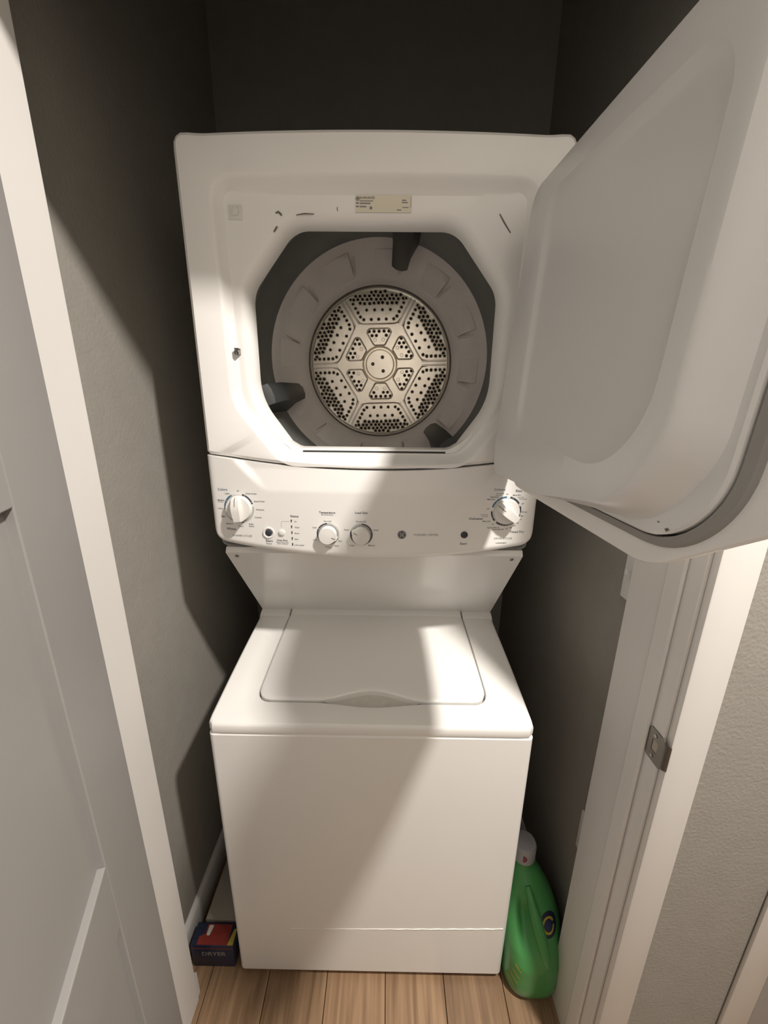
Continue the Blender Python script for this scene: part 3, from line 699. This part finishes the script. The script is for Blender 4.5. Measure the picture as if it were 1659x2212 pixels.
for s, x, z, w, h, m in PRINT_WORDS: word(s, x, z, w, h, INK[m], cp)
for i, zz in enumerate((1.2161, 1.2032, 1.1902, 1.1770, 1.1638)):
    mk('indicator_slot', *prism([(-0.1730-0.0003*i*0, zz-0.0033), (-0.1712, zz-0.0020), (-0.1705, zz+0.0033), (-0.1732, zz+0.0033)], 'y', yf(0.172)-0.0004, yf(0.172)+0.001), BLACKP, cp, 0)
mk('guide_line', *tube([(-0.1939, yf(0.1939)-0.0001, 1.2010), (-0.1935, yf(0.1935)-0.0001, 1.2130), (-0.1920, yf(0.192)-0.0001, 1.2150), (-0.1766, yf(0.1766)-0.0001, 1.2155)], 0.00035, 5), INK['t'], cp, 0)

def button(name, x, z, r, m, dish):
    y = yf(x)
    b = mk(name, *lathe_yc([(r, y+0.001), (r, y-0.0016), (r*0.8, y-0.0026), (r*0.4, y-0.0030), (0.0004, y-0.0031)], x, z, 28, False, True), m, LC, 40)
    if dish: mk('button_surround', *lathe_yc([(r*1.72, y-0.0001), (r*1.60, y-0.0022), (r*1.35, y-0.0022), (r*1.08, y-0.0004)], x, z, 32), PLASTIC, b, 40)
    return b
b = button('washer_start_button', -0.2220, 1.1889, 0.0073, BLACKP, True); b['label'] = 'dark washer start button'
button('deep_rinse_button', -0.1938, 1.1898, 0.0070, KNOBM, False)
b = button('dryer_start_button', 0.1920, 1.1904, 0.0074, BLACKP, False); b['label'] = 'dark dryer start button'

# round emblem: dark disc, pale ring, curls and letters
ex, ez = 0.0602, 1.1902; ey = yf(ex)
em = mk('brand_emblem', *lathe_yc([(0.0090, ey+0.0005), (0.0090, ey-0.0010), (0.0082, ey-0.0014), (0.0003, ey-0.0014)], ex, ez, 36, False, True), RINGNAVY, LC, 40)
mk('emblem_ring', *lathe_yc([(0.0078, ey-0.0016), (0.0071, ey-0.0016)], ex, ez, 36), PRINTW, em, 0)
word('GE', ex, ez, 0.0078, 0.0062, PRINTW, em, lambda x, z: ey-0.0014, 0.0003)
for k in range(4):
    a = math.pi/4+math.pi/2*k; cx, cz = ex+0.0052*math.cos(a), ez+0.0052*math.sin(a)
    mk('emblem_curl', *tube([(cx+0.0014*math.cos(a+1.2+t*0.5), ey-0.0016, cz+0.0014*math.sin(a+1.2+t*0.5)) for t in range(9)], 0.00035, 5), PRINTW, em, 60)

def arc_strip(cx, cz, r0, r1, a0, a1):
    n = max(4, int(abs(a1-a0)/5)); A, B = [], []
    for i in range(n+1):
        a = math.radians(a0+(a1-a0)*i/n)
        for L, r in ((A, r0), (B, r1)):
            x = cx+r*math.cos(a); L.append((x, yf(x)-0.00045, cz+r*math.sin(a)))
    return loft([A, B], close=False)
def dots(cx, cz, r, degs):
    vf = []
    for d in degs:
        a = math.radians(d); x, z = cx+r*math.cos(a), cz+r*math.sin(a); y = yf(x)-0.00065
        vf.append(([(x+0.0009*math.cos(i*math.pi/4), y, z+0.0009*math.sin(i*math.pi/4)) for i in range(8)], [tuple(range(8))]))
    return merge(*vf)
def big_knob(name, x, z, ang, arcs, dotdegs, label):
    """dial with a raised bar grip; ang = direction the pointer faces, degrees counter-clockwise from +x"""
    y = yf(x); R_ = 0.0272
    k = mk(name, *lathe_yc([(R_*1.03, y+0.0005), (R_*1.03, y-0.0010), (R_, y-0.0030), (R_*0.97, y-0.0075), (R_*0.93, y-0.0090), (R_*0.4, y-0.0095), (0.0005, y-0.0095)], x, z, 48, False, True), KNOBM, LC, 35)
    k['label'] = label
    ca, sa = math.cos(math.radians(ang)), math.sin(math.radians(ang))
    def P(u, v, d): return (x+u*ca-v*sa, y-d, z+u*sa+v*ca)
    prof = [(-0.0262, 0.0108), (-0.0255, 0.0180), (-0.0235, 0.0235), (-0.004, 0.0255), (0.010, 0.0250), (0.0225, 0.0190), (0.0262, 0.0125)]
    L = []
    for u, d in prof:
        wb = 0.0108*math.sqrt(max(0.12, 1-(u/0.0285)**2))**0.35; wt = wb*0.86
        L.append([P(u, -wb, 0.0085), P(u, -wt, d-0.0015), P(u, -wt*0.9, d), P(u, wt*0.9, d), P(u, wt, d-0.0015), P(u, wb, 0.0085)])
    mk('grip', *loft(L, True, True), KNOBM, k, 28)
    mk('pointer_line', *loft([[P(u, v, d) for u, d in ((0.0095, 0.0254), (0.0165, 0.0222), (0.0225, 0.0194), (0.0258, 0.0134))] for v in (-0.0007, 0.0007)], close=False), INK['k'], k, 0)
    mk('dial_gap', *lathe_yc([(R_*1.055, y-0.0002), (R_*1.055, y-0.0009), (R_*1.02, y-0.0009)], x, z, 48), SEAL, k, 40)
    for m, a0, a1 in arcs: mk('dial_arc', *arc_strip(x-0.0001, z+0.0005, 0.0288, 0.0321, a0, a1), m, k, 0)
    mk('dial_dots', *dots(x-0.0001, z+0.0005, 0.0304, dotdegs), PRINTW, k, 0)
    return k
big_knob('washer_cycle_knob', -0.2818, 1.2408, 94, ((RINGBLUE, 117, 187), (RINGNAVY, 200, 284), (RINGGREY, 290, 368), (RINGNAVY, 18, 73)), (108, 150, 178, 122, 207, 243, 274, 300, 330, 352, 25, 62),
         'washer cycle dial pointing up with blue arc')
big_knob('dryer_cycle_knob', 0.2770, 1.2412, 143, ((RINGBLUE, 92, 164), (RINGNAVY, 180, 222), (RINGNAVY, 232, 348), (RINGNAVY, 353, 380), (RINGNAVY, 32, 78)), (120, 135, 205, 252, 262, 274, 286, 300, 314, 328, 340, 66),
         'dryer cycle dial pointing to the upper left')
def small_knob(name, x, z, ang, arcs, dotdegs, label):
    y = yf(x); R_ = 0.0188
    k = mk(name, *lathe_yc([(R_*1.02, y+0.0005), (R_, y-0.0020), (R_*0.985, y-0.0120), (R_*0.94, y-0.0140), (R_*0.5, y-0.0146), (0.0005, y-0.0148)], x, z, 44, False, True), KNOBM, LC, 35)
    k['label'] = label
    ca, sa = math.cos(math.radians(ang)), math.sin(math.radians(ang))
    mk('pointer_line', *loft([[(x+u*ca-v*sa, y-d, z+u*sa+v*ca) for u, d in ((0.0095, 0.0149), (0.0160, 0.0146), (0.0177, 0.0140))] for v in (-0.0006, 0.0006)], close=False), INK['k'], k, 0)
    # a nib at the pointer end of the rim
    nib = loft([[(x+u*ca-v*sa, y-d, z+u*sa+v*ca) for u, v in ((0.015, -0.008), (0.0215, -0.0015), (0.0215, 0.0015), (0.015, 0.008))] for d in (0.001, 0.0135)], True, True)
    mk('nib', *nib, KNOBM, k, 30)
    mk('dial_shadow_gap', *lathe_yc([(R_*1.12, y-0.0003), (R_*1.12, y-0.0006), (R_*1.0, y-0.0006)], x, z, 44), SEAL, k, 40)
    for m, a0, a1 in arcs: mk('dial_arc', *arc_strip(x, z+0.0010, 0.0210, 0.0238, a0, a1), m, k, 0)
    mk('dial_dots', *dots(x, z+0.0010, 0.0224, dotdegs), PRINTW, k, 0)
small_knob('temperature_knob', -0.0952, 1.1890, -22, ((RINGNAVY, 92, 338), (RINGGREY, -22, 90)), (92, 150, 215, 270, 300, 335), 'temperature knob pointing right')
small_knob('load_size_knob', -0.0249, 1.1890, 152, ((RINGNAVY, 160, 450), (RINGGREY, 92, 158)), (90, 18, 305, 162), 'load size knob pointing to the upper left')

# --- dryer door, open towards the viewer
HXD, HYD, DEL, TILT = 0.262, 0.116, math.radians(3.6), 0.050
sd, cd = math.sin(DEL), math.cos(DEL)
def D(a, z, n): return (HXD+a*sd+TILT*(z-1.335)-n*cd, HYD-a*cd-n*sd, z)
DC = (0.260, 1.565)
dcorners = [(0.034, 1.306, 0.03), (0.405, 1.300, 0.09), (0.530, 1.385, 0.09), (0.575, 1.500, 0.06), (0.580, 1.822, 0.035), (0.000, 1.822, 0.030), (0.000, 1.345, 0.03)]
lcorners = [(0.034, 1.306, 0.03), (0.511, 1.302, 0.115), (0.517, 1.822, 0.035), (0.000, 1.822, 0.030), (0.000, 1.345, 0.03)]
def lout(d): return ray_sample(rpoly(offset_poly(lcorners, d, 0.03), 12), *DC, fangs)
def dout(d): return ray_sample(rpoly(offset_poly(dcorners, d, 0.03), 12), *DC, fangs)
Dl = lambda d, n: [D(p[0], p[1], n) for p in dout(d)]
def Dn(d, fn):
    return [D(p[0], p[1], fn(p[0], p[1])) for p in dout(d)]
bow = lambda a, z: -0.022-0.010*(1-((a-0.285)/0.3)**2)-0.008*(1-((z-1.56)/0.27)**2)
Ll = lambda d, n: [D(p[0], p[1], n) for p in lout(d)]
def Ln(d, fn): return [D(p[0], p[1], fn(p[0], p[1])) for p in lout(d)]
outer_v = loft([Ll(0.028, -0.012), Ll(0.0225, -0.0085), Dl(0.005, -0.0085), Dl(0.0015, -0.010), Dl(0.0, -0.012), Dl(0.0, -0.016), Dl(0.003, -0.020), Dn(0.010, lambda a, z: bow(a, z)+0.001), Dn(0.025, bow), Dn(0.10, bow), Dn(0.17, bow)], False, True)
ddoor = mk('dryer_door', *outer_v, ENAMEL, LC, 30)
ddoor['label'] = 'open white dryer door seen from its inner side'
mk('door_seal', *loft([Ll(0.034, -0.012), Ll(0.0325, -0.0010), Ll(0.0240, -0.0030), Ll(0.0220, -0.0090)]), SEAL, ddoor, 40)
# moulded liner: flat flange, rounded shoulder up to a raised rim, shallow dished middle
def smp(poly): return ray_sample(rpoly(poly, 10), *DC, fangs)
R0 = smp([(0.038, 1.372, 0.03), (0.050, 1.331, 0.02), (0.250, 1.333, 0.10), (0.420, 1.350, 0.10), (0.468, 1.420, 0.08), (0.473, 1.778, 0.05), (0.056, 1.778, 0.03)])
R1 = smp([(0.044, 1.388, 0.03), (0.056, 1.338, 0.02), (0.250, 1.341, 0.10), (0.405, 1.372, 0.10), (0.446, 1.440, 0.08), (0.454, 1.758, 0.050), (0.064, 1.768, 0.030)])
R2 = smp([(0.132, 1.420, 0.03), (0.424, 1.392, 0.085), (0.432, 1.716, 0.050), (0.132, 1.738, 0.025)])
mx2 = lambda A, B, t: [(p[0]*(1-t)+q[0]*t, p[1]*(1-t)+q[1]*t) for p, q in zip(A, B)]
Dp = lambda pts, n: [D(p[0], p[1], n) for p in pts]
lin_l = [Ll(0.035, -0.012), Ll(0.035, 0.001), Ll(0.0375, 0.0035), Ll(0.041, 0.0035), Dp(R0, 0.0042)]
for k in range(1, 9):
    t = k/8; lin_l.append(Dp(mx2(R0, R1, t), 0.0042+0.0378*math.sin(t*math.pi/2)**1.1))
lin_l += [Dp(mx2(R1, R2, 0.5), 0.0430), Dp(mx2(R1, R2, 0.93), 0.0434), Dp(R2, 0.0418), Dp(shrink(R2, *DC, 0.96), 0.0388), Dp(shrink(R2, *DC, 0.91), 0.0376)]
lin_l += [Dp(shrink(R2, *DC, k), 0.0370) for k in (0.75, 0.5, 0.2)]
liner = mk('inner_liner', *loft(lin_l, False, True), LINER, ddoor, 25)
liner['label'] = 'pale moulded inner liner of the dryer door'
for a, z, w, h in ((0.432, 1.350, 0.006, 0.004), (0.420, 1.354, 0.004, 0.002)):
    mk('scuff_mark', [D(a-w/2, z, 0.0040), D(a, z-h/2, 0.0040), D(a+w/2, z+h*0.2, 0.0040), D(a, z+h/2, 0.0040)], [(0, 1, 2, 3)], SCUFFM, ddoor, 0)
for zz in (1.46, 1.70):
    hx = 0.272+TILT*(zz-1.335)
    mk('hinge', *box(hx-0.004, hx+0.012, 0.098, 0.146, zz-0.022, zz+0.022, 0.002), NICKEL, ddoor, 30)

# ------------------------------------------------------------------ things on the closet floor
# green detergent jug
JX, JY = 0.4165, 0.050
jug = thing('detergent_jug', (JX, JY, 0), 'green plastic detergent jug on the floor right of the washer', 'jug')
# height, half width, half depth, centre offsets, squareness
JS = [(0.0, 0.055, 0.070, 0, 0, 3.2), (0.006, 0.064, 0.082, 0, 0, 3.2), (0.022, 0.070, 0.092, 0, 0, 3.2), (0.05, 0.0715, 0.095, 0, 0, 3.2), (0.115, 0.0715, 0.093, 0, 0.001, 3.2), (0.15, 0.0715, 0.086, 0, 0.004, 3.0),
      (0.19, 0.070, 0.070, 0, 0.012, 2.8), (0.225, 0.062, 0.056, -0.003, 0.022, 2.6), (0.255, 0.049, 0.044, -0.008, 0.034, 2.4), (0.280, 0.036, 0.033, -0.013, 0.043, 2.2), (0.296, 0.0265, 0.0265, -0.0165, 0.048, 2.0), (0.312, 0.025, 0.025, -0.0165, 0.048, 2.0)]
def jrow(z):
    for A, B in zip(JS, JS[1:]):
        if A[0] <= z <= B[0]:
            t = (z-A[0])/(B[0]-A[0]); return [A[i]*(1-t)+B[i]*t for i in range(6)]
    return list(JS[-1])
HOL = (0.388, 0.200)          # finger hollow beside the grip
def jfront(x, z):             # y of the front skin
    _, hx, hy, ox, oy, p = jrow(z); c = min(1.0, abs((x-JX-ox)/hx)); return JY+oy-hy*(1-c**p)**(1/p)
def jsec(z, n=96):
    _, hx, hy, ox, oy, p = jrow(z); out = []
    for k in range(n):
        t = 2*math.pi*k/n; c, s = math.cos(t), math.sin(t)
        x = JX+ox+hx*math.copysign(abs(c)**(2/p), c); y = JY+oy+hy*math.copysign(abs(s)**(2/p), s)
        if s < 0:
            y += 0.030*math.exp(-((x-HOL[0])/0.016)**2-((z-HOL[1])/0.042)**2)
            y -= 0.006*math.exp(-((x-0.418+0.25*(z-0.2))/0.012)**2)*sstep(0.11, 0.16, z)*sstep(0.29, 0.25, z)
        out.append((x, y, z))
    return out
zs = [0.0, 0.003, 0.006, 0.013, 0.022, 0.035]+[0.05+0.0075*k for k in range(35)]
jbody = mk('jug_body', *loft([jsec(z) for z in zs], True, True), GREENM, jug, 60)
hp = [(0.418-0.25*(z-0.2), jfront(0.415, z)+0.002-0.006*math.sin(math.pi*k/8), z) for k, z in enumerate([0.135+0.0165*k for k in range(9)])]
mk('jug_handle', *tube(hp, [0.006+0.008*math.sin(math.pi*(k+0.6)/9.2) for k in range(9)], 16), GREENM, jug, 60)
nx, ny_ = JX-0.0165, JY+0.048
mk('jug_cap', *lathe_z([(0.027, 0.308), (0.030, 0.311), (0.030, 0.350), (0.027, 0.357), (0.022, 0.359), (0.0005, 0.359)], nx, ny_, 28, True, True), CAPM, jug, 40)
mk('cap_dot', *loft([[(nx-0.010+0.009*math.cos(t)*k, ny_-0.0302+0.018*(-0.010+0.009*math.cos(t)*k)**2/0.0009, 0.332+0.011*math.sin(t)*k) for t in [2*math.pi*i/16 for i in range(16)]] for k in (1.0, 0.5, 0.05)], False, True), mat('cap_red', (0.22, 0.05, 0.08), 0.5, vary=0.1), jug, 0)
# oval emblem: dark ground, broken yellow ring and blue middle on the sloping front
EC = (0.4440, 0.2065)
def on_front(u, v, dz=0.0):
    x, z = EC[0]+u*1.25, EC[1]+v; return (x, jfront(x, z)-0.0012-dz, z)
def disc_on(r0, r1, a0, a1, dz, n=28, sy=1.15):
    A = [on_front(r0*math.cos(math.radians(a0+(a1-a0)*i/n)), sy*r0*math.sin(math.radians(a0+(a1-a0)*i/n)), dz) for i in range(n+1)]
    M_ = [on_front((r0+r1)/2*math.cos(math.radians(a0+(a1-a0)*i/n)), sy*(r0+r1)/2*math.sin(math.radians(a0+(a1-a0)*i/n)), dz) for i in range(n+1)]
    B = [on_front(r1*math.cos(math.radians(a0+(a1-a0)*i/n)), sy*r1*math.sin(math.radians(a0+(a1-a0)*i/n)), dz) for i in range(n+1)]
    return loft([A, M_, B], close=False)
mk('oval_sticker', *disc_on(0.0185, 0.0002, 0, 360, 0.0), NAVYB, jug, 0)
mk('yellow_arc', *disc_on(0.0125, 0.0092, 20, 175, 0.0006), YELB, jug, 0)
mk('yellow_arc', *disc_on(0.0125, 0.0092, 200, 355, 0.0006), YELB, jug, 0)
mk('blue_center', *disc_on(0.0072, 0.0002, 0, 360, 0.0006), mat('blue_dot', (0.02, 0.04, 0.12), 0.4, vary=0.05), jug, 0)
for i, zz in enumerate((0.058, 0.078, 0.098, 0.120)):
    mk('label_stripe', *loft([[(0.3515+0.003*i+0.014*k/5, jfront(0.3515+0.003*i+0.014*k/5, zz+dz_-0.012*k/5)-0.0008, zz+dz_-0.012*k/5) for k in range(6)] for dz_ in (-0.004, 0.004)], close=False), mat('label_yellow_green', (0.26, 0.33, 0.06), 0.4, vary=0.1), jug, 0)

# boxes of dryer sheets at the left
bx = thing('dryer_sheet_box', (-0.418, 0.038, 0), 'navy and red dryer sheet box on the floor left of the washer', 'box')
x0, x1, y0, y1, h = -0.4735, -0.3615, 0.014, 0.062, 0.083
mk('box_body', *box(x0, x1, y0, y1, 0, h, 0.001), NAVYB, bx, 30)
mk('red_top', *box(x0+0.016, x1-0.016, y0+0.0015, y1-0.004, h, h+0.0008), REDB, bx, 0)
mk('yellow_corner', *prism([(x1-0.016, y0+0.0015), (x1-0.001, y0+0.0015), (x1-0.001, y1-0.012), (x1-0.008, y1-0.014)], 'z', h, h+0.0009), YELB, bx, 0)
mk('white_patch', *prism(rpoly([(x0+0.034, y0+0.020, 0.003), (x0+0.042, y0+0.020, 0.003), (x0+0.047, y1-0.006, 0.003), (x0+0.034, y1-0.006, 0.003)], 4), 'z', h+0.0008, h+0.0014), PRINTW, bx, 0)
mk('dark_patch', *prism([(x0+0.002, y0+0.012), (x0+0.030, y0+0.024), (x0+0.030, y1-0.004), (x0+0.002, y1-0.004)], 'z', h+0.0006, h+0.0012), NAVYB, bx, 0)
word('DRYER', (x0+x1)/2+0.004, 0.052, 0.064, 0.014, mat('print_dim', (0.30, 0.29, 0.26), 0.6, vary=0.05), bx, lambda x, z: y0, 0.0005)
mk('red_stripe', *box(x0+0.001, x1-0.001, y0-0.0004, y0+0.0002, h-0.012, h-0.0105), REDB, bx, 0)
pb = thing('pale_carton', (-0.412, 0.16, 0), 'plain pale carton lying behind the dryer sheet box', 'box')
mk('carton_body', *box(-0.4560, -0.3600, 0.068, 0.255, 0, 0.084, 0.001), PALEB, pb, 30)
mk('lid_flap', *box(-0.4550, -0.3610, 0.070, 0.160, 0.084, 0.0855), PALEB, pb, 0)
rb = thing('red_carton', (-0.420, 0.335, 0), 'small dark and red carton behind the pale carton', 'box')
mk('carton_body', *box(-0.468, -0.372, 0.290, 0.385, 0, 0.070, 0.001), NAVYB, rb, 30)
mk('red_band', *box(-0.466, -0.374, 0.318, 0.383, 0.070, 0.0712), REDB, rb, 0)
